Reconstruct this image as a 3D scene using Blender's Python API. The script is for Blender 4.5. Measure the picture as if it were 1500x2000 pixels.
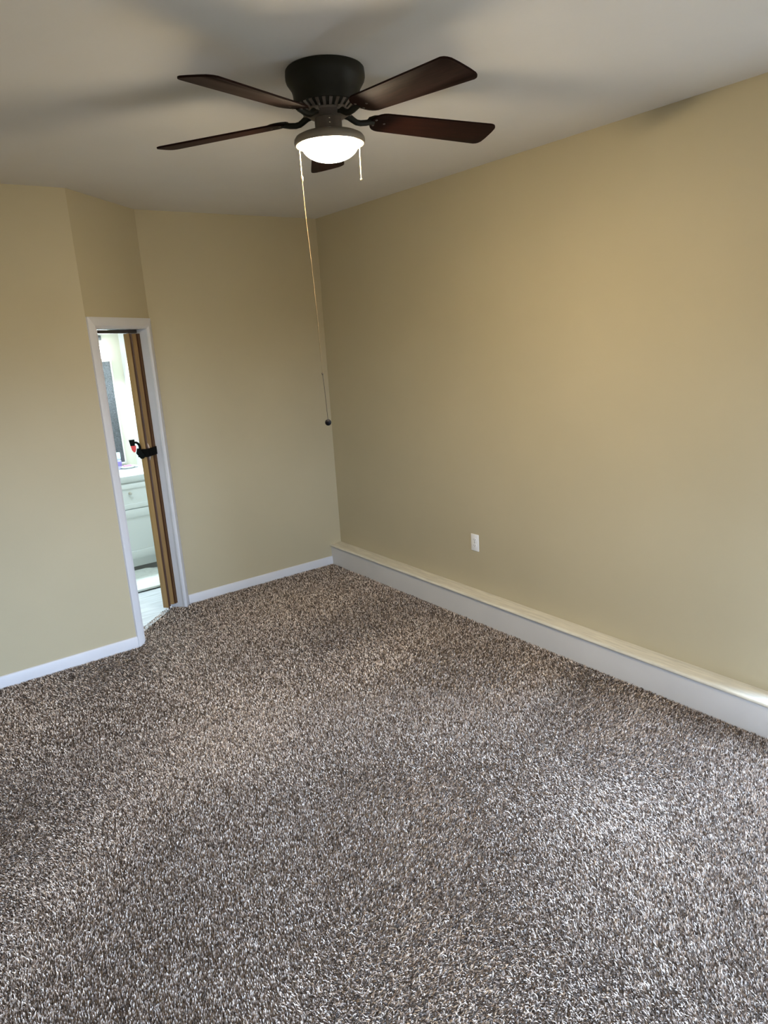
import bpy, bmesh, math, random
import numpy as np
from mathutils import Vector, Matrix, noise

random.seed(4)
sc = bpy.context.scene
for o in list(bpy.data.objects):
    bpy.data.objects.remove(o, do_unlink=True)

# ------------------------------------------------------------------ camera
F_PX, YAW, PITCH, ROLL = 1366.07, 0.62688, -0.24662, -0.06292
CAM = Vector((-3.05661, -4.87107, 1.84453))
fw = Vector((math.sin(YAW)*math.cos(PITCH), math.cos(YAW)*math.cos(PITCH), math.sin(PITCH)))
r0 = Vector((math.cos(YAW), -math.sin(YAW), 0))
u0 = r0.cross(fw)
rt = r0*math.cos(ROLL) + u0*math.sin(ROLL)
up = -r0*math.sin(ROLL) + u0*math.cos(ROLL)
cd = bpy.data.cameras.new('camera')
cam = bpy.data.objects.new('camera', cd)
sc.collection.objects.link(cam)
cd.sensor_fit = 'HORIZONTAL'
cd.sensor_width = 36.0
cd.lens = F_PX*36.0/1500.0
cd.clip_start = 0.02
cam.matrix_world = Matrix(((rt.x, up.x, -fw.x, CAM.x), (rt.y, up.y, -fw.y, CAM.y), (rt.z, up.z, -fw.z, CAM.z), (0, 0, 0, 1)))
sc.camera = cam

# ------------------------------------------------------------------ light and exposure
sc.view_settings.view_transform = 'Standard'
sc.view_settings.look = 'None'
sc.view_settings.gamma = 1.0
sc.view_settings.use_curve_mapping = False
sc.view_settings.exposure = 0.0
try:
    sc.cycles.use_denoising = True
    sc.cycles.max_bounces = 10
    sc.cycles.diffuse_bounces = 6
    sc.cycles.sample_clamp_indirect = 6.0
except Exception:
    pass

SKY_STRENGTH = 58.0           # overcast sky seen through the side window
SKY_COL = (0.55, 0.75, 1.06)
GROUND_COL = (0.045, 0.043, 0.037)
BOWL_EMISSION = 388.0         # frosted bowl of the ceiling fan
BOWL_COL = (1.0, 0.83, 0.57)
VANITY_POWER = 55.0          # lamps of the vanity light, thrown out towards the doorway
BATH_POWER = 20.0             # added, unseen fill light on the bathroom ceiling
BATH_COL = (0.78, 0.94, 1.0)
SHADE_EMISSION = 9.0         # vanity light shades

world = bpy.data.worlds.new('sky')
sc.world = world
world.use_nodes = True
wn = world.node_tree
bg = wn.nodes['Background']
tcw = wn.nodes.new('ShaderNodeTexCoord')
sep = wn.nodes.new('ShaderNodeSeparateXYZ')
wr = wn.nodes.new('ShaderNodeMapRange')
wr.inputs['From Min'].default_value = -0.03
wr.inputs['From Max'].default_value = 0.05
wmix = wn.nodes.new('ShaderNodeMix')
wmix.data_type = 'RGBA'
wmix.inputs['A'].default_value = (*GROUND_COL, 1)
wmix.inputs['B'].default_value = (*SKY_COL, 1)
wn.links.new(tcw.outputs['Generated'], sep.inputs[0])
wn.links.new(sep.outputs['Z'], wr.inputs['Value'])
wn.links.new(wr.outputs['Result'], wmix.inputs['Factor'])
wn.links.new(wmix.outputs['Result'], bg.inputs[0])
bg.inputs[1].default_value = SKY_STRENGTH

WY0, WY1, WZ0, WZ1 = -5.15, -3.66, 0.20, 2.00    # window opening in the right wall, beside the camera
WX0, WX1, WZ2, WZ3 = -2.70, -1.58, 0.78, 2.05    # window opening in the rear wall
YR = -6.90                                       # rear wall
XL = -5.1                                       # far left wall
H = 2.74


def area_light(name, loc, direction, sx, sy, power, col, spread=math.pi):
    l = bpy.data.lights.new(name, 'AREA')
    l.shape = 'RECTANGLE'
    l.size, l.size_y = sx, sy
    l.energy = power
    l.color = col
    l.spread = spread
    o = bpy.data.objects.new(name, l)
    o.location = loc
    o.rotation_euler = Vector(direction).to_track_quat('-Z', 'Y').to_euler()
    sc.collection.objects.link(o)
    return o


portal = area_light('window_portal', (0.35, (WY0+WY1)/2, (WZ0+WZ1)/2), (-1, 0, 0), WY1-WY0, WZ1-WZ0, 1.0, (1, 1, 1))
portal.data.cycles.is_portal = True
portal = area_light('window_portal', ((WX0+WX1)/2, YR-0.14, (WZ2+WZ3)/2), (0, 1, 0), WX1-WX0, WZ3-WZ2, 1.0, (1, 1, 1))
portal.data.cycles.is_portal = True

# ------------------------------------------------------------------ helpers
COL = sc.collection
MATS = {}


def mat(name, col, rough=0.6, metal=0.0, spec=0.5, noise_amt=0.0, noise_scale=8.0, bump=0.0, bump_scale=200.0,
        emit=None, emit_strength=0.0, coat=0.0, detail=4.0, stretch=None):
    m = bpy.data.materials.new(name)
    m.use_nodes = True
    nt = m.node_tree
    b = nt.nodes['Principled BSDF']
    b.inputs['Base Color'].default_value = (*col, 1)
    b.inputs['Roughness'].default_value = rough
    b.inputs['Metallic'].default_value = metal
    b.inputs['Specular IOR Level'].default_value = spec
    b.inputs['Coat Weight'].default_value = coat
    tc = nt.nodes.new('ShaderNodeTexCoord')
    src = tc.outputs['Object']
    if stretch:
        mp = nt.nodes.new('ShaderNodeMapping')
        mp.inputs['Scale'].default_value = stretch
        nt.links.new(src, mp.inputs['Vector'])
        src = mp.outputs['Vector']
    if noise_amt:
        n = nt.nodes.new('ShaderNodeTexNoise')
        n.inputs['Scale'].default_value = noise_scale
        n.inputs['Detail'].default_value = detail
        nt.links.new(src, n.inputs['Vector'])
        cr = nt.nodes.new('ShaderNodeValToRGB')
        a, c = 1-noise_amt, 1+noise_amt
        cr.color_ramp.elements[0].position = 0.3
        cr.color_ramp.elements[1].position = 0.7
        cr.color_ramp.elements[0].color = (*[min(1, x*a) for x in col], 1)
        cr.color_ramp.elements[1].color = (*[min(1, x*c) for x in col], 1)
        nt.links.new(n.outputs['Fac'], cr.inputs['Fac'])
        nt.links.new(cr.outputs['Color'], b.inputs['Base Color'])
    if bump:
        n2 = nt.nodes.new('ShaderNodeTexNoise')
        n2.inputs['Scale'].default_value = bump_scale
        n2.inputs['Detail'].default_value = 3.0
        nt.links.new(src, n2.inputs['Vector'])
        bp = nt.nodes.new('ShaderNodeBump')
        bp.inputs['Strength'].default_value = bump
        bp.inputs['Distance'].default_value = 0.004
        nt.links.new(n2.outputs['Fac'], bp.inputs['Height'])
        nt.links.new(bp.outputs['Normal'], b.inputs['Normal'])
    if emit:
        b.inputs['Emission Color'].default_value = (*emit, 1)
        b.inputs['Emission Strength'].default_value = emit_strength
    MATS[name] = m
    return m


def finish(bm, angle=35):
    bmesh.ops.remove_doubles(bm, verts=bm.verts, dist=1e-6)
    bmesh.ops.recalc_face_normals(bm, faces=bm.faces)
    lim = math.radians(angle)
    for f in bm.faces:
        f.smooth = True
    for e in bm.edges:
        if len(e.link_faces) == 2:
            e.smooth = e.calc_face_angle(0.0) < lim
        else:
            e.smooth = False


def obj(name, bm, m, parent=None, label=None, cat=None, group=None, kind=None, loc=None, angle=35):
    finish(bm, angle)
    me = bpy.data.meshes.new(name)
    bm.to_mesh(me)
    bm.free()
    ms = m if isinstance(m, (list, tuple)) else [m]
    for x in ms:
        me.materials.append(x)
    o = bpy.data.objects.new(name, me)
    COL.objects.link(o)
    if parent is not None:
        o.parent = parent
    if loc is not None:
        o.location = loc
    tag(o, label, cat, group, kind)
    return o


def tag(o, label=None, cat=None, group=None, kind=None):
    if label:
        o['label'] = label
    if cat:
        o['category'] = cat
    if group:
        o['group'] = group
    if kind:
        o['kind'] = kind
    return o


def empty(name, loc, label, cat, rotz=0.0, group=None):
    o = bpy.data.objects.new(name, None)
    o.empty_display_size = 0.05
    COL.objects.link(o)
    o.location = loc
    o.rotation_euler = (0, 0, rotz)
    return tag(o, label, cat, group)


def box(bm, x0, x1, y0, y1, z0, z1, bevel=0.0, seg=2, mtx=None):
    vs = [bm.verts.new((x, y, z)) for x in (x0, x1) for y in (y0, y1) for z in (z0, z1)]
    idx = [(0, 1, 3, 2), (4, 6, 7, 5), (0, 4, 5, 1), (2, 3, 7, 6), (0, 2, 6, 4), (1, 5, 7, 3)]
    fs = [bm.faces.new([vs[i] for i in f]) for f in idx]
    geom = list(vs)
    if bevel > 0:
        es = set(e for f in fs for e in f.edges)
        r = bmesh.ops.bevel(bm, geom=list(es), offset=bevel, segments=seg, profile=0.5, affect='EDGES')
        geom = list({v for f in r['faces'] for v in f.verts} | {v for v in vs if v.is_valid})
    if mtx is not None:
        bmesh.ops.transform(bm, matrix=mtx, verts=[v for v in geom if v.is_valid])
    return bm


def lathe(bm, prof, n=48, centre=(0, 0), close_top=True, close_bot=True):
    """prof: list of (radius, z) from top to bottom."""
    rings = []
    for r, z in prof:
        if r < 1e-5:
            rings.append([bm.verts.new((centre[0], centre[1], z))])
        else:
            rings.append([bm.verts.new((centre[0]+r*math.cos(2*math.pi*k/n), centre[1]+r*math.sin(2*math.pi*k/n), z)) for k in range(n)])
    for a, b in zip(rings[:-1], rings[1:]):
        for k in range(n):
            k2 = (k+1) % n
            if len(a) == 1 and len(b) == 1:
                continue
            if len(a) == 1:
                bm.faces.new((a[0], b[k2], b[k]))
            elif len(b) == 1:
                bm.faces.new((a[k], a[k2], b[0]))
            else:
                bm.faces.new((a[k], a[k2], b[k2], b[k]))
    if close_top and len(rings[0]) > 1:
        bm.faces.new(rings[0])
    if close_bot and len(rings[-1]) > 1:
        bm.faces.new(rings[-1][::-1])
    return bm


def tube(bm, pts, rad, n=10, cap=True):
    pts = [Vector(p) for p in pts]
    rads = rad if isinstance(rad, (list, tuple)) else [rad]*len(pts)
    rings = []
    prev = None
    for i, p in enumerate(pts):
        t = (pts[min(i+1, len(pts)-1)] - pts[max(i-1, 0)]).normalized()
        if prev is None:
            a = Vector((0, 0, 1)) if abs(t.z) < 0.9 else Vector((1, 0, 0))
            nx = t.cross(a).normalized()
        else:
            nx = (prev - t*prev.dot(t)).normalized()
        prev = nx
        ny = t.cross(nx)
        rings.append([bm.verts.new(p + (nx*math.cos(2*math.pi*k/n) + ny*math.sin(2*math.pi*k/n))*rads[i]) for k in range(n)])
    for a, b in zip(rings[:-1], rings[1:]):
        for k in range(n):
            bm.faces.new((a[k], a[(k+1) % n], b[(k+1) % n], b[k]))
    if cap:
        bm.faces.new(rings[0][::-1])
        bm.faces.new(rings[-1])
    return bm


def prism(bm, poly, ax, h0, h1, bevel=0.0):
    """poly of (a,b) extruded between h0 and h1 along axis ax (0,1,2)."""
    def mk(a, b, h):
        return (h, a, b) if ax == 0 else ((a, h, b) if ax == 1 else (a, b, h))
    A = [bm.verts.new(mk(a, b, h0)) for a, b in poly]
    B = [bm.verts.new(mk(a, b, h1)) for a, b in poly]
    n = len(poly)
    fs = [bm.faces.new(A[::-1]), bm.faces.new(B)]
    for k in range(n):
        fs.append(bm.faces.new((A[k], A[(k+1) % n], B[(k+1) % n], B[k])))
    if bevel:
        es = list({e for f in fs[:2] for e in f.edges})
        bmesh.ops.bevel(bm, geom=es, offset=bevel, segments=2, profile=0.5, affect='EDGES')
    return bm


def sphere(bm, c, r, n=20, sz=1.0):
    prof = [(r*math.sin(math.pi*k/12), c[2]+sz*r*math.cos(math.pi*k/12)) for k in range(13)]
    prof[0] = (0, prof[0][1])
    prof[-1] = (0, prof[-1][1])
    return lathe(bm, prof, n, (c[0], c[1]))


B = bmesh.new

# ------------------------------------------------------------------ materials
def wall_paint(name, col):
    m = mat(name, col, rough=0.55, spec=0.3, noise_amt=0.035, noise_scale=1.3, bump=0.06, bump_scale=160, detail=5)
    return m


M_WALL = wall_paint('tan_wall_paint', (0.475, 0.413, 0.278))
M_CEIL = mat('ceiling_paint', (0.72, 0.69, 0.64), rough=0.8, spec=0.2, noise_amt=0.03, noise_scale=1.5, bump=0.12, bump_scale=40)
M_TRIM = mat('white_trim_paint', (0.64, 0.64, 0.67), rough=0.35, spec=0.4, noise_amt=0.02, noise_scale=5)
M_LEDGE = mat('grey_white_ledge_paint', (0.66, 0.64, 0.62), rough=0.5, spec=0.3, noise_amt=0.03, noise_scale=4)
M_CAP = mat('worn_cream_cap_paint', (0.66, 0.62, 0.52), rough=0.4, spec=0.4, noise_amt=0.14, noise_scale=9, stretch=(8, 0.8, 1), detail=6)
M_BACKING = mat('carpet_backing', (0.15, 0.125, 0.105), rough=1.0, spec=0.0)  # darkened to deepen the shade in the gaps between tufts
M_BRONZE = mat('oil_rubbed_bronze', (0.012, 0.011, 0.006), rough=0.55, metal=0.0, spec=0.25)
M_BRONZE2 = mat('bronze_hub', (0.13, 0.105, 0.085), rough=0.42, metal=0.35, spec=0.5)  # lightened, lamp light on the switch housing put into the colour
M_PAN = mat('bronze_light_pan', (0.24, 0.20, 0.15), rough=0.45, metal=0.3, spec=0.5)  # lightened to carry the bowl's glow in the colour
M_BLADE = mat('dark_walnut_blade', (0.015, 0.0052, 0.0034), rough=0.6, spec=0.06, noise_amt=0.35, noise_scale=14, stretch=(1.2, 14, 14), detail=6)
M_BOWL = mat('frosted_glass_bowl', (0.9, 0.88, 0.82), rough=0.5, emit=BOWL_COL, emit_strength=BOWL_EMISSION)
M_CHAIN = mat('brass_bead_chain', (0.62, 0.50, 0.32), rough=0.35, metal=0.9)
M_CHAIN2 = mat('shaded_bead_chain', (0.30, 0.23, 0.13), rough=0.5, metal=0.7)  # brass darkened for the dimmer light on the lower chain
M_CORD = mat('dark_cord', (0.07, 0.05, 0.03), rough=0.7)
M_BLACK = mat('black_knob', (0.005, 0.005, 0.007), rough=0.65, spec=0.15)
M_SCREW = mat('bright_screw', (0.75, 0.72, 0.66), rough=0.25, metal=1.0)
M_OUTLET = mat('white_outlet_plastic', (0.86, 0.86, 0.86), rough=0.3)
M_SLOT = mat('outlet_slot', (0.05, 0.05, 0.05), rough=0.6)
M_OAK = mat('oak_vinyl_fold', (0.31, 0.19, 0.072), rough=0.45, spec=0.4, noise_amt=0.16, noise_scale=10, stretch=(12, 12, 0.6), detail=6)
M_DARKOAK = mat('dark_brown_vinyl', (0.075, 0.030, 0.012), rough=0.5, noise_amt=0.15, noise_scale=10, stretch=(12, 12, 0.6))  # dark brown for the post edge and some of the pleats
M_TRACK = mat('dark_door_track', (0.05, 0.035, 0.025), rough=0.5)
M_HANDLE = mat('pale_pink_handle', (0.72, 0.58, 0.50), rough=0.35)
M_STRAP = mat('black_webbing_strap', (0.004, 0.004, 0.004), rough=0.9, spec=0.1)
M_CLAMP = mat('black_clamp_plastic', (0.004, 0.005, 0.005), rough=0.8, spec=0.08)
M_RED = mat('red_rubber_pad', (0.75, 0.06, 0.06), rough=0.5)
M_VAN = mat('white_vanity_paint', (0.69, 0.73, 0.745), rough=0.4, spec=0.4)
M_TOP = mat('white_cultured_marble', (0.55, 0.59, 0.60), rough=0.2, spec=0.5, noise_amt=0.02, noise_scale=6)
M_TOE = mat('grey_toe_kick', (0.20, 0.20, 0.20), rough=0.6)
M_KNOB = mat('brushed_nickel_knob', (0.55, 0.55, 0.52), rough=0.3, metal=1.0)
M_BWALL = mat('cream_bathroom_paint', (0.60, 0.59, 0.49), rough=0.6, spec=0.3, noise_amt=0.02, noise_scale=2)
M_BDARK = mat('low_bounce_grey', (0.22, 0.22, 0.21), rough=0.7)  # unseen bathroom ceiling and left wall, greyed to cut bounced light
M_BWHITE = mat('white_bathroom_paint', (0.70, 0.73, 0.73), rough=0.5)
M_FRAME = mat('pale_mirror_frame', (0.80, 0.79, 0.74), rough=0.4)
M_MAT = mat('white_bath_mat_cotton', (0.62, 0.65, 0.62), rough=0.95, spec=0.1, noise_amt=0.08, noise_scale=30, bump=0.8, bump_scale=120)
M_MATSHADOW = mat('mat_shadow_line', (0.03, 0.04, 0.04), rough=0.9)
M_SHADE = mat('lit_glass_shade', (0.9, 0.9, 0.9), rough=0.4, emit=(0.93, 0.97, 1.0), emit_strength=SHADE_EMISSION)
M_DOME = mat('fill_light_dome', (0.9, 0.9, 0.9), rough=0.4, emit=(0.9, 0.97, 1.0), emit_strength=3.0)
M_METALDK = mat('dark_fixture_metal', (0.10, 0.10, 0.10), rough=0.4, metal=0.6)
M_DISH = mat('white_ceramic_dish', (0.72, 0.72, 0.72), rough=0.2)
M_SOAP = mat('pink_soap', (0.62, 0.18, 0.48), rough=0.45)
M_BOTTLE = mat('pale_lilac_bottle', (0.42, 0.40, 0.62), rough=0.3)
M_LABEL = mat('violet_label', (0.20, 0.16, 0.42), rough=0.4)
M_BCAP = mat('clear_blue_cap', (0.55, 0.78, 0.82), rough=0.25)
M_WINFRAME = mat('window_vinyl', (0.82, 0.82, 0.82), rough=0.4)


def vinyl_floor():
    m = mat('grey_vinyl_plank', (0.46, 0.48, 0.51), rough=0.35, noise_amt=0.22, noise_scale=5, stretch=(1.0, 9, 1), detail=8)
    return m


M_VINYL = vinyl_floor()


def mirror_glass():
    m = mat('speckled_mirror_glass', (0.040, 0.044, 0.052), rough=0.24, spec=0.9, noise_amt=0.55, noise_scale=170, bump=0.9, bump_scale=170, detail=2)
    return m


M_MIRROR = mirror_glass()


def pane_glass():
    m = bpy.data.materials.new('window_glass')
    m.use_nodes = True
    nt = m.node_tree
    nt.nodes.clear()
    out = nt.nodes.new('ShaderNodeOutputMaterial')
    mix = nt.nodes.new('ShaderNodeMixShader')
    tr = nt.nodes.new('ShaderNodeBsdfTransparent')
    gl = nt.nodes.new('ShaderNodeBsdfGlossy')
    gl.inputs['Roughness'].default_value = 0.02
    mix.inputs[0].default_value = 0.06
    nt.links.new(tr.outputs[0], mix.inputs[1])
    nt.links.new(gl.outputs[0], mix.inputs[2])
    nt.links.new(mix.outputs[0], out.inputs[0])
    return m


M_PANE = pane_glass()


def carpet_material():
    m = bpy.data.materials.new('carpet_yarn')
    m.use_nodes = True
    nt = m.node_tree
    b = nt.nodes['Principled BSDF']
    at = nt.nodes.new('ShaderNodeAttribute')
    at.attribute_name = 'yarn'
    nt.links.new(at.outputs['Color'], b.inputs['Base Color'])
    b.inputs['Roughness'].default_value = 0.85
    b.inputs['Specular IOR Level'].default_value = 0.15
    b.inputs['Sheen Weight'].default_value = 0.25
    b.inputs['Sheen Roughness'].default_value = 0.4
    return m


M_YARN = carpet_material()

# ------------------------------------------------------------------ room shell
D, HB, YL = 0.1017, 0.1668, 0.5041       # ledge depth, ledge height, jog depth
LX, BX = -1.9242, -1.3834                # diagonal wall: left and back corner
TH = 0.14                                # thickness of inner walls
Lp = Vector((LX, -YL, 0))
Bp = Vector((BX, 0, 0))
W = (Bp-Lp).length
T = (Bp-Lp).normalized()
N = Vector((T.y, -T.x, 0))               # points into the bedroom
FZ = -0.012                              # hard floor under the pile


def dmat():
    """local frame of the diagonal door wall: x along the wall, y = depth away from the bedroom, z up."""
    return Matrix(((T.x, -N.x, 0, Lp.x), (T.y, -N.y, 0, Lp.y), (0, 0, 1, 0), (0, 0, 0, 1)))


DM = dmat()


def dw(s, dep, z):
    return Lp + T*s - N*dep + Vector((0, 0, z))


b = B(); box(b, XL-0.15, 0.15, YR-0.15, 0.0, FZ-0.15, FZ)
box(b, LX, BX+0.02, -0.3, 0.0, FZ-0.15, FZ)
obj('floor', b, M_BACKING, kind='structure')
b = B(); box(b, XL-0.15, 0.15, YR-0.15, 0.10, H, H+0.15)
obj('ceiling', b, M_CEIL, kind='structure')

# right wall
b = B()
box(b, 0, 0.36, WY1, TH, FZ-0.15, H)
box(b, 0, 0.36, YR-0.15, WY0, FZ-0.15, H)
box(b, 0, 0.36, WY0, WY1, FZ-0.15, WZ0)
box(b, 0, 0.36, WY0, WY1, WZ1, H)
obj('wall_right', b, M_WALL, kind='structure')
# back wall (between the diagonal wall and the right wall)
b = B(); prism(b, [(BX, 0.0), (0.0, 0.0), (0.0, TH), (BX-0.055, TH)], 2, FZ-0.15, H)
obj('wall_back', b, M_WALL, kind='structure')
# left wall, parallel to the back wall, standing proud of it
b = B(); prism(b, [(XL, -YL), (LX, -YL), (LX-0.055, -YL+TH), (XL, -YL+TH)], 2, FZ-0.15, H)
obj('wall_left', b, M_WALL, kind='structure')
# diagonal wall over and beside the doorway
S0, S1, DZ = 0.080, 0.686, 1.998
b = B()
box(b, 0.0, S0, 0, TH, FZ-0.15, DZ, mtx=DM)
box(b, S1, W, 0, TH, FZ-0.15, DZ, mtx=DM)
box(b, 0.0, W, 0, TH, DZ, H, mtx=DM)
obj('wall_diagonal', b, M_WALL, kind='structure')
# unseen sides of the bedroom
b = B(); box(b, XL-0.15, XL, YR-0.15, 0.0, FZ-0.15, H)
obj('wall_far_left', b, M_WALL, kind='structure')
b = B()
box(b, XL, WX0, YR-0.15, YR, FZ-0.15, H)
box(b, WX1, 0, YR-0.15, YR, FZ-0.15, H)
box(b, WX0, WX1, YR-0.15, YR, FZ-0.15, WZ2)
box(b, WX0, WX1, YR-0.15, YR, WZ3, H)
obj('wall_rear', b, M_WALL, kind='structure')


def window(name, origin, rz, w, z0, z1, dp=0.06):
    """two-light sash window; x along the wall, y out of the room."""
    mt = Matrix.Translation(origin) @ Matrix.Rotation(rz, 4, 'Z')
    b = B()
    for x0, x1, za, zb in ((0, w, z0, z0+0.05), (0, w, z1-0.05, z1), (0, 0.05, z0, z1), (w-0.05, w, z0, z1), (0, w, (z0+z1)/2-0.02, (z0+z1)/2+0.02)):
        box(b, x0, x1, dp, dp+0.06, za, zb)
    bmesh.ops.transform(b, matrix=mt, verts=b.verts)
    win = obj(name, b, M_WINFRAME, kind='structure')
    b = B(); box(b, 0.05, w-0.05, dp+0.028, dp+0.033, z0+0.05, z1-0.05)
    bmesh.ops.transform(b, matrix=mt, verts=b.verts)
    obj('window_pane', b, M_PANE, win)
    b = B(); box(b, 0.0, w, -0.03, dp, z0, z0+0.02, 0.004)
    bmesh.ops.transform(b, matrix=mt, verts=b.verts)
    obj('window_sill', b, M_WINFRAME, win)


window('window_1', (0, WY1, 0), -math.pi/2, WY1-WY0, WZ0, WZ1, 0.27)
window('window_2', (WX1, YR, 0), math.pi, WX1-WX0, WZ2, WZ3)

# baseboards: small boards with eased top
def baseboard(name, p0, p1, nrm, h=0.062, t=0.011):
    p0, p1, nrm = Vector(p0), Vector(p1), Vector(nrm)
    b = B()
    prof = [(0.0, FZ), (t, FZ), (t, h-0.008), (t-0.003, h-0.002), (t-0.006, h), (0.0, h)]
    A = [b.verts.new(p0 + nrm*q + Vector((0, 0, z))) for q, z in prof]
    C = [b.verts.new(p1 + nrm*q + Vector((0, 0, z))) for q, z in prof]
    b.faces.new(A); b.faces.new(C[::-1])
    for k in range(len(prof)):
        k2 = (k+1) % len(prof)
        b.faces.new((A[k], A[k2], C[k2], C[k]))
    return obj(name, b, M_TRIM, kind='structure')


baseboard('baseboard_back', (BX+0.006, 0, 0), (-D-0.001, 0, 0), (0, -1, 0))
baseboard('baseboard_left', (XL+0.012, -YL, 0), (LX+0.004, -YL, 0), (0, -1, 0), h=0.066)
baseboard('baseboard_far_left', (XL, -0.55, 0), (XL, YR, 0), (1, 0, 0))
baseboard('baseboard_rear', (XL+0.012, YR, 0), (-D-0.002, YR, 0), (0, 1, 0))

# boxed ledge along the right wall: flat face and a nosed cap
b = B(); box(b, -D, 0, YR, 0.0, FZ, HB-0.024)
ledge = obj('trim_1', b, M_LEDGE, kind='structure')
prof = [(0.0, HB-0.022), (0.0, HB), (-D+0.004, HB), (-D-0.006, HB-0.0015), (-D-0.0115, HB-0.006), (-D-0.013, HB-0.011),
        (-D-0.0115, HB-0.016), (-D-0.006, HB-0.0205), (-D+0.004, HB-0.022)]
b = B(); prism(b, prof, 1, YR, 0.0)
obj('trim_cap', b, M_CAP, ledge, label='worn cream nosed cap')

# ------------------------------------------------------------------ door casing and jamb on the diagonal wall
b = B()
box(b, S0-0.004, S0+0.012, -0.004, TH+0.004, FZ, DZ, mtx=DM)
box(b, S1-0.012, S1+0.004, -0.004, TH+0.004, FZ, DZ, mtx=DM)
box(b, S0-0.004, S1+0.004, -0.004, TH+0.004, DZ-0.012, DZ+0.004, mtx=DM)
casing = obj('door_1', b, M_TRIM, kind='structure')
cp = [(0.0, 0.0), (0.0, 0.010), (0.010, 0.016), (0.034, 0.016), (0.042, 0.0195), (0.052, 0.0195), (0.060, 0.012), (0.068, 0.010), (0.068, 0.0)]


def casing_leg(s_out, direction, z0, z1):
    b = B()
    w = 0.068
    outer = [(s_out + direction*a, -d_) for a, d_ in cp]
    A = [b.verts.new(DM @ Vector((s, d_, z0))) for s, d_ in outer]
    C = [b.verts.new(DM @ Vector((s, d_, z1 - a))) for (s, d_), (a, _) in zip(outer, cp)]
    b.faces.new(A); b.faces.new(C[::-1])
    for k in range(len(cp)):
        k2 = (k+1) % len(cp)
        b.faces.new((A[k], A[k2], C[k2], C[k]))
    return b


CT = 2.054
obj('door_casing', casing_leg(0.002, 1, FZ, CT), M_TRIM, casing)
obj('door_casing', casing_leg(W-0.004, -1, FZ, CT), M_TRIM, casing)
b = B()
A = []
pts = [(CT - a, -d_) for a, d_ in cp]
sL, sR = 0.002, W-0.004
A = [b.verts.new(DM @ Vector((sL + CT - z, d_, z))) for z, d_ in pts]
C = [b.verts.new(DM @ Vector((sR - CT + z, d_, z))) for z, d_ in pts]
b.faces.new(A); b.faces.new(C[::-1])
for k in range(len(pts)):
    k2 = (k+1) % len(pts)
    b.faces.new((A[k], A[k2], C[k2], C[k]))
obj('door_casing', b, M_TRIM, casing)

# ------------------------------------------------------------------ accordion door folded against the right jamb
acc = empty('accordion_door', dw(0.62, 0.085, 0.0), 'oak brown accordion door folded against right jamb of narrow doorway', 'door')


def dpart(name, bm, m, parent, **k):
    """geometry given in world space, parented to an Empty placed in the room."""
    o = obj(name, bm, m, None, **k)
    o.parent = parent
    o.matrix_parent_inverse = (Matrix.Translation(parent.location) @ parent.rotation_euler.to_matrix().to_4x4()).inverted()
    return o


ZT = 1.962
b = B(); box(b, S0+0.014, S1-0.014, 0.066, 0.104, ZT, DZ-0.014, mtx=DM)
dpart('track', b, M_TRACK, acc, label='dark metal track across door head')
b = B(); box(b, 0.556, 0.575, 0.060, 0.102, 0.034, ZT-0.002, 0.003, mtx=DM)
post = dpart('lead_post', b, M_OAK, acc)
b = B(); box(b, 0.558, 0.573, 0.0585, 0.0600, 0.022, ZT-0.004, mtx=DM)
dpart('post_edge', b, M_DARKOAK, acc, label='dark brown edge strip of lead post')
# pleats: a zigzag of narrow panels
zig = [(0.575, 0.096), (0.598, 0.066), (0.620, 0.112), (0.642, 0.060), (0.647, 0.112), (0.652, 0.050), (0.657, 0.112), (0.662, 0.050), (0.667, 0.112), (0.671, 0.048), (0.673, 0.112)]
for k in range(len(zig)-1):
    (sa, da), (sb, db) = zig[k], zig[k+1]
    v = Vector((sb-sa, db-da, 0))
    nn = Vector((-v.y, v.x, 0)).normalized()*0.0016
    b = B()
    q = [(sa-nn.x, da-nn.y), (sb-nn.x, db-nn.y), (sb+nn.x, db+nn.y), (sa+nn.x, da+nn.y)]
    A = [b.verts.new(DM @ Vector((s, d_, 0.03))) for s, d_ in q]
    C = [b.verts.new(DM @ Vector((s, d_, ZT-0.004))) for s, d_ in q]
    b.faces.new(A); b.faces.new(C[::-1])
    for i in range(4):
        b.faces.new((A[i], A[(i+1) % 4], C[(i+1) % 4], C[i]))
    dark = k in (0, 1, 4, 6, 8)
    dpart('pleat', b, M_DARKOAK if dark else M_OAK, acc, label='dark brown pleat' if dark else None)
b = B(); box(b, 0.6395, 0.6435, 0.060, 0.104, 0.03, ZT-0.006, 0.001, mtx=DM)
dpart('pleat', b, M_OAK, acc)
for s in (0.566, 0.606):
    b = B(); c = DM @ Vector((s, 0.074, 0.023)); sphere(b, c, 0.0105)
    dpart('glide', b, M_OUTLET, acc, label='small white glide under door')
# pale D handle on the folded panel
b = B()
hp = []
for k in range(15):
    a = -math.pi/2 + math.pi*k/14
    hp.append(DM @ Vector((0.628 - 0.014, 0.098 - 0.034*math.cos(a), 1.166 + 0.072*math.sin(a))))
tube(b, hp, 0.0055, 10)
dpart('handle', b, M_HANDLE, acc, label='pale curved door handle')

# black strap wrapped round the folded door
b = B()
z0, z1 = 1.140, 1.196
sA, sB, dA, dB, t_ = 0.548, 0.682, 0.042, 0.118, 0.0035
box(b, sA, sB, dA, dA+t_, z0, z1, 0.001, mtx=DM)
box(b, sA, sA+t_, dA, dB, z0, z1, 0.001, mtx=DM)
box(b, sA, sB, dB-t_, dB, z0, z1, 0.001, mtx=DM)
box(b, sA+0.02, sB-0.045, dA-0.012, dA+0.002, z0+0.004, z1-0.004, 0.003, mtx=DM)
obj('strap', b, M_STRAP, label='black strap wrapped around folded brown accordion door', cat='strap')

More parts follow.
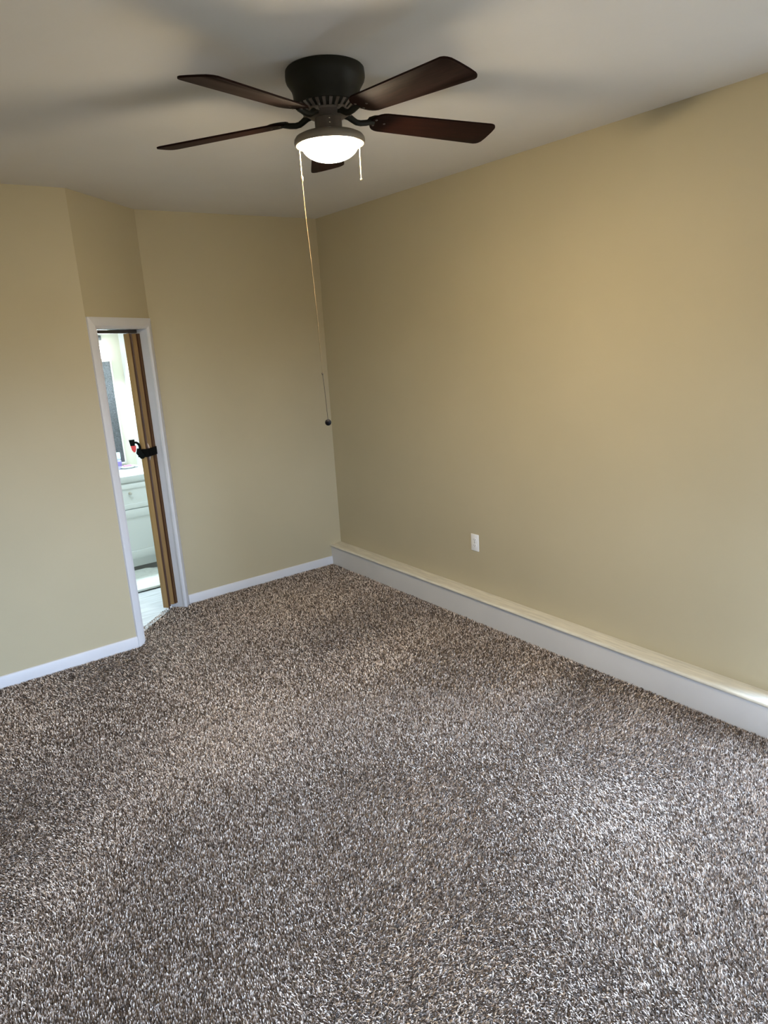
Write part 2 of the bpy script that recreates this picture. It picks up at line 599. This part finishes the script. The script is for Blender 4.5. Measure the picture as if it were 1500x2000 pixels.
# black clamp with red pad gripping the strap: built in an upright plane square to the wall's view line
clamp_o = dw(0.545, 0.075, 1.168)
vd = Vector((clamp_o.x-CAM.x, clamp_o.y-CAM.y, 0)).normalized()
hx = Vector((vd.y, -vd.x, 0))            # horizontal, to the right
clamp = empty('spring_clamp', clamp_o, 'black clamp with red pad hooked on strap of folded door', 'clamp')
CMX = Matrix(((hx.x, vd.x, 0, clamp_o.x), (hx.y, vd.y, 0, clamp_o.y), (0, 0, 1, clamp_o.z), (0, 0, 0, 1)))


def clamp_piece(name, poly, y0, y1, m, bev=0.002, **k):
    b = B()
    prism(b, poly, 1, y0, y1, bev)
    bmesh.ops.transform(b, matrix=CMX, verts=b.verts)
    return dpart(name, b, m, clamp, **k)


def px(dx, dy, sc_=0.0038):
    """sizes measured on the thing itself: right, down"""
    return (dx*sc_, -dy*sc_)


clamp_piece('body', [px(*q) for q in ((-9.5, -10), (-3.5, -8), (-1.5, 0), (1.5, 1.5), (1.5, 7.5), (-0.5, 9.5), (-5.5, 9.5), (-12, -1))], -0.009, 0.009, M_CLAMP, 0.003)
clamp_piece('jaw', [px(*q) for q in ((-21.5, -26), (-11.6, -26), (-12, -15.2), (-19.8, -15.2))], -0.011, 0.011, M_CLAMP, 0.003)
clamp_piece('pad', [px(*q) for q in ((-19.6, -15.2), (-10.4, -15.2), (-11, -8), (-13, -3.5), (-15.5, -3.2), (-18, -7))], -0.009, 0.009, M_RED, 0.004, label='red rubber pad')
b = B()
arc = [CMX @ Vector((px(x, y)[0], 0, px(x, y)[1])) for x, y in ((-12.2, -20.5), (-9.5, -20.3), (-7, -18.5), (-5.2, -15.5), (-4.4, -12), (-4.6, -8))]
tube(b, arc, [0.007, 0.0075, 0.008, 0.008, 0.0085, 0.009], 12)
dpart('handle', b, M_CLAMP, clamp)

# ------------------------------------------------------------------ bathroom beyond the doorway
BXR, BYB, BXL, BH = -1.137, 1.570, -2.95, 2.44
BZ = -0.006
b = B(); prism(b, [(BXL-0.1, -YL+TH), (-2.0, -YL+TH), (-1.86, -0.33), (-1.42, 0.09), (BXR+0.1, TH), (BXR+0.1, BYB+0.1), (BXL-0.1, BYB+0.1)], 2, BZ-0.15, BZ)
# threshold strip under the wall
t0 = [dw(S0+0.012, 0.125, 0), dw(S1-0.012, 0.125, 0), dw(S1-0.012, 0.30, 0), dw(S0+0.012, 0.30, 0)]
prism(b, [(v.x, v.y) for v in t0], 2, BZ-0.12, BZ+0.001)
obj('bathroom_floor', b, M_VINYL, kind='structure')
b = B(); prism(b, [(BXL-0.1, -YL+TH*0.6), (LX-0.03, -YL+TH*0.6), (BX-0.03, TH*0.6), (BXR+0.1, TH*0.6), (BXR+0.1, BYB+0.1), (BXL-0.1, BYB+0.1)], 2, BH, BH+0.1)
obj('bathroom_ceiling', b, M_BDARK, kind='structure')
b = B(); box(b, BXL-0.1, BXR+0.1, BYB, BYB+0.1, BZ-0.15, BH)
obj('wall_bathroom_back', b, M_BWALL, kind='structure')
b = B(); box(b, BXR, BXR+0.1, TH, BYB, BZ-0.15, BH)
obj('wall_bathroom_right', b, M_BWHITE, kind='structure')
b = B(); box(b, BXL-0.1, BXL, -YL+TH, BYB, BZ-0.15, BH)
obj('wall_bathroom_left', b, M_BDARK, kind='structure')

# vanity cabinet
VX0, VX1, VY0, VY1 = -1.640, -1.142, 1.075, 1.566
van = empty('vanity_cabinet', ((VX0+VX1)/2, VY0, 0), 'white shaker vanity cabinet with single drawer seen through doorway', 'cabinet')
b = B(); box(b, VX0, VX1, VY0, VY1, 0.045, 0.782, 0.002)
dpart('cabinet_body', b, M_VAN, van)
b = B(); box(b, VX0+0.01, VX1-0.01, VY0+0.015, VY0+0.03, BZ, 0.046)
dpart('toe_kick', b, M_TOE, van, label='dark grey toe kick')


def shaker(z0, z1, rail):
    b = B()
    x0, x1 = VX0+0.018, VX1-0.012
    y0, y1, yp = VY0-0.018, VY0-0.001, VY0-0.011
    box(b, x0, x1, y0, y1, z0, z0+rail, 0.001)
    box(b, x0, x1, y0, y1, z1-rail, z1, 0.001)
    box(b, x0, x0+rail, y0, y1, z0+rail, z1-rail, 0.001)
    box(b, x1-rail, x1, y0, y1, z0+rail, z1-rail, 0.001)
    box(b, x0+rail, x1-rail, yp, y1, z0+rail, z1-rail)
    return b


dr = dpart('drawer', shaker(0.556, 0.768, 0.040), M_VAN, van)
b = B()
lathe(b, [(0.0, 0.022), (0.008, 0.0215), (0.0145, 0.018), (0.0155, 0.013), (0.012, 0.008), (0.006, 0.005), (0.006, 0.0)], 24)
bmesh.ops.rotate(b, matrix=Matrix.Rotation(math.radians(90), 3, 'X'), verts=b.verts)
bmesh.ops.translate(b, vec=(-1.386, VY0-0.011, 0.688), verts=b.verts)
kn = obj('knob', b, M_KNOB, None, label='round nickel knob')
kn.parent = dr
kn.matrix_parent_inverse = Matrix.Translation(van.location).inverted() @ Matrix.Translation(van.location)
dpart('door', shaker(0.118, 0.548, 0.070), M_VAN, van)
# vanity top
b = B(); box(b, VX0-0.015, BXR-0.002, VY0-0.022, BYB-0.002, 0.782, 0.836, 0.006)
obj('marble_countertop', b, M_TOP, label='white vanity countertop resting on shaker cabinet', cat='countertop')

# mirror over the vanity
mir = empty('wall_mirror', (-1.43, BYB, 0.885), 'tall dark speckled mirror in pale frame above white vanity', 'mirror')
MX0, MX1, MZ0, MZ1 = -1.640, -1.247, 0.885, 1.772
b = B()
for x0, x1, z0, z1 in ((MX0-0.014, MX0, MZ0-0.014, MZ1+0.014), (MX1, MX1+0.014, MZ0-0.014, MZ1+0.014), (MX0, MX1, MZ0-0.014, MZ0), (MX0, MX1, MZ1, MZ1+0.014)):
    box(b, x0, x1, BYB-0.022, BYB-0.001, z0, z1, 0.002)
dpart('frame', b, M_FRAME, mir)
b = B(); box(b, MX0, MX1, BYB-0.014, BYB-0.004, MZ0, MZ1)
dpart('glass', b, M_MIRROR, mir)

# vanity light
vl = empty('vanity_light', (-1.44, BYB, 1.97), 'glowing vanity light on bathroom wall above dark mirror', 'light')
b = B(); box(b, -1.60, -1.29, BYB-0.028, BYB-0.001, 1.955, 1.995, 0.004)
dpart('back_bar', b, M_METALDK, vl)
for x in (-1.53, -1.365):
    b = B(); tube(b, [(x, BYB-0.02, 1.975), (x, BYB-0.07, 1.985), (x, BYB-0.10, 1.965), (x, BYB-0.105, 1.925)], 0.006, 10)
    arm = dpart('arm', b, M_METALDK, vl)
    b = B(); lathe(b, [(0.018, 1.925), (0.030, 1.915), (0.040, 1.88), (0.047, 1.84), (0.052, 1.80)], 28, (x, BYB-0.105), True, True)
    dpart('shade', b, M_SHADE, vl, label='glowing white glass shade')

area_light('vanity_lamp', (-1.44, BYB-0.175, 1.86), (-0.05, -1, -0.75), 0.34, 0.12, VANITY_POWER, BATH_COL)

# added bathroom ceiling lamp (unseen above the door head, to light the room and the carpet by the door)
cl = empty('added_flush_light', (-1.70, 0.45, BH), 'added round fill light on bathroom ceiling, out of view', 'light')
b = B(); lathe(b, [(0.15, BH), (0.15, BH-0.02), (0.14, BH-0.03)], 40, (-1.70, 0.45))
dpart('base', b, M_WINFRAME, cl)
b = B(); lathe(b, [(0.135, BH-0.03), (0.125, BH-0.06), (0.09, BH-0.085), (0.0, BH-0.095)], 40, (-1.70, 0.45))
dpart('dome', b, M_DOME, cl)
area_light('bathroom_fill', (-1.70, 0.45, BH-0.10), (0, 0, -1), 0.26, 0.26, BATH_POWER, BATH_COL)

# bath mat with the far right corner tucked
b = B()
poly = [(-2.10, 0.522), (-1.292, 0.522), (-1.280, 0.535), (-1.270, 0.90), (-1.278, 1.00), (-1.345, 1.058), (-2.10, 1.062)]
prism(b, poly, 2, BZ+0.006, BZ+0.026, 0.006)
bmat = obj('bath_mat', b, M_MAT, label='white cotton bath mat in front of vanity', cat='bath mat')
b = B(); prism(b, [(x*1.0, y-0.002 if y < 0.6 else y) for x, y in poly], 2, BZ+0.001, BZ+0.007)  # dark sheet standing in for the shadow line under the mat
obj('mat_shadow', b, M_MATSHADOW, bmat, label='dark shadow line under mat edge')

# things on the vanity top
ZC = 0.836
b = B(); lathe(b, [(0.056, ZC+0.020), (0.060, ZC+0.022), (0.063, ZC+0.018), (0.052, ZC+0.004), (0.040, ZC), (0.0, ZC)], 36, (0, 0), False, False)
lathe(b, [(0.056, ZC+0.020), (0.045, ZC+0.009), (0.0, ZC+0.007)], 36, (0, 0), False, False)
bmesh.ops.scale(b, vec=(1.05, 0.72, 1), verts=b.verts)
bmesh.ops.translate(b, vec=(-1.250, 1.475, 0), verts=b.verts)
obj('soap_dish', b, M_DISH, label='white oval soap dish on vanity top', cat='dish')
b = B(); box(b, -1.287, -1.217, 1.455, 1.492, ZC+0.008, ZC+0.030, 0.008, 3)
obj('soap_bar', b, M_SOAP, label='pink soap bar lying in white dish', cat='soap')
bot = empty('lotion_bottle', (-1.315, 1.50, ZC), 'lilac bottle with pale blue cap beside soap dish', 'bottle')
b = B(); lathe(b, [(0.016, ZC+0.088), (0.020, ZC+0.082), (0.022, ZC+0.06), (0.022, ZC+0.004), (0.019, ZC)], 28, (-1.315, 1.50))
dpart('body', b, M_BOTTLE, bot)
b = B(); lathe(b, [(0.0225, ZC+0.068), (0.0228, ZC+0.066), (0.0228, ZC+0.030), (0.0225, ZC+0.028)], 28, (-1.315, 1.50))
dpart('label_band', b, M_LABEL, bot, label='violet label band')
b = B(); lathe(b, [(0.018, ZC+0.148), (0.020, ZC+0.145), (0.021, ZC+0.092), (0.018, ZC+0.088)], 28, (-1.315, 1.50))
dpart('cap', b, M_BCAP, bot, label='pale blue cap')
b = B(); tube(b, [(-1.195, 1.475, ZC+0.010), (-1.183, 1.468, ZC+0.010), (-1.165, 1.462, ZC+0.009)], [0.009, 0.010, 0.007], 12)
obj('cap_tube', b, M_DISH, label='small white tube lying right of soap dish', cat='tube')

# ------------------------------------------------------------------ wall outlet on the right wall
oy, oz = -1.612, 0.493
out = empty('wall_outlet', (0, oy, oz), 'white duplex outlet low on tan right wall', 'outlet')
OY = -1.651
OZ = 0.492
out.location = (0, OY, OZ)
b = B(); box(b, -0.006, 0.0, OY-0.035, OY+0.035, OZ-0.057, OZ+0.057, 0.0025)
dpart('cover_plate', b, M_OUTLET, out)
for dz in (0.0195, -0.0195):
    b = B()
    poly = [(OY+0.017*math.cos(a)*1.0, OZ+dz+max(-0.0125, min(0.0125, 0.017*math.sin(a)))) for a in [2*math.pi*k/28 for k in range(28)]]
    prism(b, poly, 0, -0.0085, -0.005)
    rc = dpart('receptacle', b, M_OUTLET, out)
    b = B()
    box(b, -0.0090, -0.0084, OY-0.0075, OY-0.0055, OZ+dz-0.002, OZ+dz+0.006)
    box(b, -0.0090, -0.0084, OY+0.0055, OY+0.0075, OZ+dz-0.003, OZ+dz+0.006)
    box(b, -0.0090, -0.0084, OY-0.002, OY+0.002, OZ+dz-0.009, OZ+dz-0.005)
    s_ = obj('slot', b, M_SLOT, None, label='dark outlet slots')
    s_.parent = rc
b = B(); lathe(b, [(0.0, 0.0015), (0.003, 0.001), (0.0035, 0.0)], 14)
bmesh.ops.rotate(b, matrix=Matrix.Rotation(math.radians(-90), 3, 'Y'), verts=b.verts)
bmesh.ops.translate(b, vec=(-0.006, OY, OZ), verts=b.verts)
dpart('screw', b, M_SCREW, out, label='small metal screw')

# ------------------------------------------------------------------ ceiling fan
FX, FY = -1.5601, -2.6204
fan = empty('ceiling_fan', (FX, FY, H), 'five-blade dark brown ceiling fan with lit frosted bowl light', 'ceiling fan')


def fl(prof, n=64, **k):
    b = B()
    lathe(b, prof, n, (FX, FY), **k)
    return b


# motor housing: straight collar, shoulder, tapered lower drum
dpart('motor_housing', fl([(0.132, H), (0.1355, H-0.004), (0.1370, H-0.020), (0.1368, H-0.030), (0.1340, H-0.040), (0.1260, H-0.052),
                           (0.1190, H-0.063), (0.1160, H-0.075), (0.1145, H-0.090), (0.1130, H-0.106), (0.1110, H-0.112)]), M_BRONZE, fan)
# vented ring: ribs with slots between them
b = B()
lathe(b, [(0.108, H-0.110), (0.104, H-0.116), (0.082, H-0.129), (0.078, H-0.129)], 64, (FX, FY))
dpart('vent_ring', b, M_BRONZE, fan)
b = B()
nr = 28
for k in range(nr):
    a = 2*math.pi*k/nr
    mtx = Matrix.Translation((FX, FY, 0)) @ Matrix.Rotation(a, 4, 'Z')
    A = Vector((0.1075, 0, H-0.1115)); C = Vector((0.080, 0, H-0.1295))
    d_ = (C-A).normalized()
    nrm = Vector((d_.z, 0, -d_.x))
    if nrm.z > 0:
        nrm = -nrm
    w = 0.0058
    vs = []
    for p_, ww in ((A, w), (C, w*0.75)):
        for sgn in (-1, 1):
            for off in (0.0, 0.0045):
                vs.append(b.verts.new(mtx @ (p_ + nrm*off + Vector((0, sgn*ww, 0)))))
    for f in ((0, 1, 3, 2), (4, 6, 7, 5), (0, 4, 5, 1), (2, 3, 7, 6), (1, 5, 7, 3), (0, 2, 6, 4)):
        b.faces.new([vs[i] for i in f])
dpart('vent_ribs', b, M_BRONZE2, fan, label='bronze ribs between vent slots')
# flywheel hub below the vents
dpart('hub', fl([(0.076, H-0.128), (0.080, H-0.131), (0.080, H-0.137), (0.072, H-0.144), (0.062, H-0.149), (0.050, H-0.152)]), M_BRONZE2, fan)
# switch housing
dpart('switch_housing', fl([(0.046, H-0.150), (0.0475, H-0.154), (0.0475, H-0.195), (0.050, H-0.200), (0.050, H-0.208)]), M_BRONZE2, fan)
# light pan
dpart('light_pan', fl([(0.050, H-0.197), (0.080, H-0.200), (0.104, H-0.204), (0.117, H-0.210), (0.1230, H-0.218), (0.1245, H-0.227),
                       (0.1235, H-0.233), (0.1195, H-0.237), (0.112, H-0.238), (0.104, H-0.236), (0.098, H-0.230)], close_bot=True), M_PAN, fan)
# glass bowl
bp_ = [(0.0980, H-0.230), (0.0990, H-0.238)]
for k in range(1, 13):
    rr_ = 0.100*math.cos(math.pi/2*k/12) if k < 12 else 0.0
    bp_.append((rr_*0.985, H-0.238-0.052*math.sin(math.pi/2*k/12)))
dpart('glass_bowl', fl(bp_, 64, close_top=True), M_BOWL, fan, label='glowing frosted glass bowl')
# small screws and finials on switch housing and pan
for k, (a, rr, zz) in enumerate(((-118, 0.0480, H-0.162), (-118, 0.0480, H-0.176), (-118, 0.0480, H-0.190), (-30, 0.050, H-0.186), (150, 0.050, H-0.186))):
    b = B(); sphere(b, (FX+rr*math.cos(math.radians(a)), FY+rr*math.sin(math.radians(a)), zz), 0.003, 12)
    dpart('screw', b, M_SCREW, fan, label='small bright screw')

PH0, PITCHB, DROOP, BZC = -14.0, math.radians(10.5), math.radians(2.64), 2.5942


def blade_outline():
    """x along the blade, y across: rounded root, slightly flared, square tip with eased corners."""
    pts = []
    r_root, r_tip, wr, wt = 0.160, 0.644, 0.059, 0.0735
    for k in range(13):                                   # rounded root
        a = math.pi/2 + math.pi*k/12
        pts.append((r_root + 0.045 + 0.045*math.cos(a), wr*math.sin(a)))
    def corner(cx, cy, rx, ry, a0, a1, n=8):
        return [(cx + rx*math.cos(math.radians(a0+(a1-a0)*k/n)), cy + ry*math.sin(math.radians(a0+(a1-a0)*k/n))) for k in range(n+1)]
    pts += corner(r_tip-0.026, -wt+0.028, 0.024, 0.028, -90, 0)
    pts += [(r_tip, -wt*0.3), (r_tip, wt*0.3)]
    pts += corner(r_tip-0.026, wt-0.028, 0.024, 0.028, 0, 90)
    return pts


OUT = blade_outline()
for k in range(5):
    ph = math.radians(PH0 + 72*k)
    mt = Matrix.Translation((FX, FY, BZC)) @ Matrix.Rotation(ph, 4, 'Z') @ Matrix.Rotation(DROOP, 4, 'Y') @ Matrix.Rotation(-PITCHB, 4, 'X')
    b = B()
    prism(b, OUT, 2, -0.003, 0.003, 0.0012)
    o = obj('fan_blade', b, M_BLADE, None)
    o.parent = fan
    o.matrix_parent_inverse = Matrix.Translation((FX, FY, H)).inverted()
    o.matrix_basis = mt
    # arm: hub lug, curved neck, plate under the blade root with two raised screws
    m0 = Matrix.Translation((FX, FY, 0)) @ Matrix.Rotation(ph, 4, 'Z')
    b = B()
    neck = [(0.062, 2.602), (0.078, 2.597), (0.092, 2.588), (0.105, 2.581), (0.120, 2.579), (0.140, 2.581), (0.172, 2.5875)]
    tube(b, [m0 @ Vector((r, 0, z)) for r, z in neck], [0.012, 0.0115, 0.0105, 0.010, 0.010, 0.010, 0.009], 12)
    pl = [(0.150, -0.012), (0.165, -0.028), (0.185, -0.034), (0.205, -0.030), (0.222, -0.014), (0.232, 0.0), (0.222, 0.014), (0.205, 0.030), (0.185, 0.034), (0.165, 0.028), (0.150, 0.012)]
    b2 = B(); prism(b2, pl, 2, 0.0032, 0.0085, 0.0012)
    bmesh.ops.transform(b2, matrix=mt, verts=b2.verts)
    tmp = bpy.data.meshes.new('tmp'); b2.to_mesh(tmp); b2.free(); b.from_mesh(tmp); bpy.data.meshes.remove(tmp)
    arm = dpart('blade_arm', b, M_BRONZE, fan)
    for (sx, sy) in ((0.175, -0.018), (0.175, 0.018), (0.212, 0.0)):
        b = B(); sphere(b, (0, 0, 0), 0.0045, 12, 0.45)
        bmesh.ops.transform(b, matrix=mt @ Matrix.Translation((sx, sy, -0.0034)), verts=b.verts)
        s_ = obj('arm_screw', b, M_BRONZE2, None)
        s_.parent = arm
    # round lug where the arm bolts to the hub
    b = B(); lathe(b, [(0.020, 2.611), (0.021, 2.606), (0.018, 2.598), (0.0, 2.596)], 20)
    bmesh.ops.transform(b, matrix=m0 @ Matrix.Translation((0.068, 0, 0)), verts=b.verts)
    s_ = obj('arm_lug', b, M_BRONZE2, None)
    s_.parent = arm

# pull chains
def bead_chain(pts, step, r):
    b = B()
    pts = [Vector(p) for p in pts]
    seg = [(pts[i+1]-pts[i]).length for i in range(len(pts)-1)]
    tot = sum(seg)
    n = int(tot/step)
    for k in range(n+1):
        d_ = k*step
        i = 0
        while i < len(seg)-1 and d_ > seg[i]:
            d_ -= seg[i]; i += 1
        c = pts[i] + (pts[i+1]-pts[i])*(d_/seg[i])
        bmesh.ops.create_icosphere(b, subdivisions=1, radius=r, matrix=Matrix.Translation(c))
    tube(b, pts, r*0.45, 6)
    return b


cx, cy = -1.652, -2.563
top = (cx, cy, H-0.230)
join = (-1.6508, cy, 2.398)
b = bead_chain([top, join], 0.0042, 0.0024)
chain = dpart('pull_chain', b, M_CHAIN, fan, label='long beaded pull chain with black ball')


def sub(name, bm, m, par, **k):
    o = obj(name, bm, m, None, **k)
    o.parent = par
    return o


b = B(); lathe(b, [(0.0025, 2.408), (0.0042, 2.404), (0.0042, 2.394), (0.0025, 2.390)], 14, (join[0], join[1]))
sub('connector', b, M_CHAIN, chain)
b = bead_chain([join, (-1.6478, cy, 2.263), (-1.6395, cy, 2.106), (-1.6338, cy, 1.925), (-1.6314, cy, 1.7185)], 0.0044, 0.0017)
sub('extension_chain', b, M_CHAIN2, chain)
b = B(); tube(b, [(-1.6314, cy, 1.7185), (-1.628, cy, 1.66), (-1.6255, cy, 1.595), (-1.6237, cy, 1.545)], 0.0011, 8)
sphere(b, (-1.6314, cy, 1.7185), 0.0032, 12, 1.6)
sub('cord', b, M_CORD, chain, label='thin dark cord')
b = B(); sphere(b, (-1.6237, cy, 1.5328), 0.0125, 28)
sub('ball_knob', b, M_BLACK, chain, label='black ball at end of chain')
b = B(); sphere(b, (cx+0.004, cy-0.002, H-0.232), 0.0065, 16)
sub('finial', b, M_SCREW, chain)
cx2, cy2 = -1.4585, -2.656
b = bead_chain([(cx2, cy2, H-0.232), (cx2-0.001, cy2, 2.396)], 0.0042, 0.0021)
chain2 = dpart('pull_chain', b, M_CHAIN, fan, label='short beaded pull chain')
b = B(); sphere(b, (cx2-0.001, cy2, 2.3925), 0.0040, 14)
sub('chain_end', b, M_CHAIN, chain2)
b = B(); sphere(b, (cx2-0.004, cy2+0.002, H-0.232), 0.0065, 16)
sub('finial', b, M_SCREW, chain2)

# ------------------------------------------------------------------ carpet pile (one uncountable object)
rng = np.random.default_rng(11)


def smooth_field(x, y, seed, scale):
    r = np.random.default_rng(seed)
    v = np.zeros_like(x)
    for k in range(14):
        a = r.uniform(0, 2*np.pi)
        f = scale*r.uniform(0.4, 1.8)
        v += np.sin(f*(x*np.cos(a)+y*np.sin(a)) + r.uniform(0, 6.28))
    return v/np.sqrt(7.0)


def grid(x0, x1, y0, y1, sp):
    nx, ny = int((x1-x0)/sp), int((y1-y0)/sp)
    gx, gy = np.meshgrid(np.arange(nx)*sp+x0, np.arange(ny)*sp+y0)
    gx = gx.ravel() + rng.uniform(-0.5, 0.5, gx.size)*sp
    gy = gy.ravel() + rng.uniform(-0.5, 0.5, gy.size)*sp
    return gx, gy


def inside(x, y):
    m = (x > XL+0.014) & (x < -D-0.002) & (y > YR+0.014) & (y < -0.013)
    sx = (x-Lp.x)*T.x + (y-Lp.y)*T.y
    dp = -((x-Lp.x)*N.x + (y-Lp.y)*N.y)
    left_ok = ~((y > -YL-0.013) & (x < LX))
    room = m & left_ok & ~((dp > 0.0) & (y > -YL-0.013)) & ~((sx > 0) & (sx < W) & (dp > -0.022) & ((sx < S0+0.014) | (sx > S1-0.014)))
    doorway = (sx > S0+0.014) & (sx < S1-0.014) & (dp >= 0) & (dp < 0.125 + 0.004*np.sin(sx*70))
    return room | doorway


xa, ya = grid(XL, 0, YR, 0.1, 0.0046)
dist = np.hypot(xa-CAM.x, ya-CAM.y)
ahead = (ya > CAM.y-0.2)
keep = inside(xa, ya)
fine = ahead & (dist < 3.4)
keep &= fine | (rng.random(xa.size) < np.where(ahead, 0.55, 0.22))
xa, ya, dist = xa[keep], ya[keep], dist[keep]
fine = fine[keep]
n = xa.size
lean_a = 1.6*smooth_field(xa, ya, 5, 2.6) + 2.2
lean_m = 0.34 + 0.30*smooth_field(xa, ya, 9, 3.5)
ang = lean_a + rng.normal(0, 1.0, n)
mag = np.clip(lean_m + rng.normal(0, 0.28, n), 0.05, 1.1)
hgt = rng.uniform(0.0085, 0.0135, n)
wid = rng.uniform(0.0013, 0.0023, n)*np.where(fine, 1.0, 1.4)
fa = rng.uniform(0, np.pi, n)                      # ribbon facing
tx, ty = np.cos(fa)*wid, np.sin(fa)*wid
dx, dy = np.cos(ang), np.sin(ang)
curl = rng.normal(0, 0.6, n)
cxd, cyd = np.cos(ang+curl), np.sin(ang+curl)
P = np.zeros((n, 5, 3), np.float32)
bx, by = xa, ya
mxp, myp = bx + dx*mag*hgt*0.45, by + dy*mag*hgt*0.45
txp, typ = mxp + cxd*mag*hgt*0.75, myp + cyd*mag*hgt*0.75
P[:, 0] = np.stack([bx-tx*0.7, by-ty*0.7, np.full(n, FZ)], 1)
P[:, 1] = np.stack([bx+tx*0.7, by+ty*0.7, np.full(n, FZ)], 1)
P[:, 2] = np.stack([mxp+tx, myp+ty, FZ+hgt*0.62], 1)
P[:, 3] = np.stack([mxp-tx, myp-ty, FZ+hgt*0.62], 1)
P[:, 4] = np.stack([txp, typ, FZ+hgt*np.sqrt(np.clip(1.05-0.3*mag**2, 0.3, 1.05))], 1)
me = bpy.data.meshes.new('carpet_pile')
me.vertices.add(n*5)
me.vertices.foreach_set('co', P.ravel())
base = np.arange(n, dtype=np.int32)*5
loops = np.stack([base, base+1, base+2, base+3, base+3, base+2, base+4], 1).ravel()
me.loops.add(loops.size)
me.loops.foreach_set('vertex_index', loops)
me.polygons.add(n*2)
starts = np.stack([np.arange(n)*7, np.arange(n)*7+4], 1).ravel().astype(np.int32)
me.polygons.foreach_set('loop_start', starts)
me.update(calc_edges=True)
me.validate()
u = rng.random(n)
pal = np.array([(0.085, 0.066, 0.055), (0.28, 0.23, 0.20), (0.62, 0.55, 0.505), (0.92, 0.88, 0.84)])
cum = np.array([0.27, 0.52, 0.76, 1.0])
ci = np.searchsorted(cum, u)
colr = pal[np.clip(ci, 0, 3)]*np.array((0.95, 0.86, 0.775))*rng.uniform(0.85, 1.15, (n, 1))
ca = np.ones((n, 5, 4), np.float32)
ca[:, :, :3] = colr[:, None, :]
at = me.color_attributes.new('yarn', 'FLOAT_COLOR', 'POINT')
at.data.foreach_set('color', ca.ravel())
me.materials.append(M_YARN)
cp_o = bpy.data.objects.new('carpet_pile', me)
COL.objects.link(cp_o)
tag(cp_o, 'grey brown flecked frieze carpet pile covering the bedroom floor', 'carpet', kind='stuff')
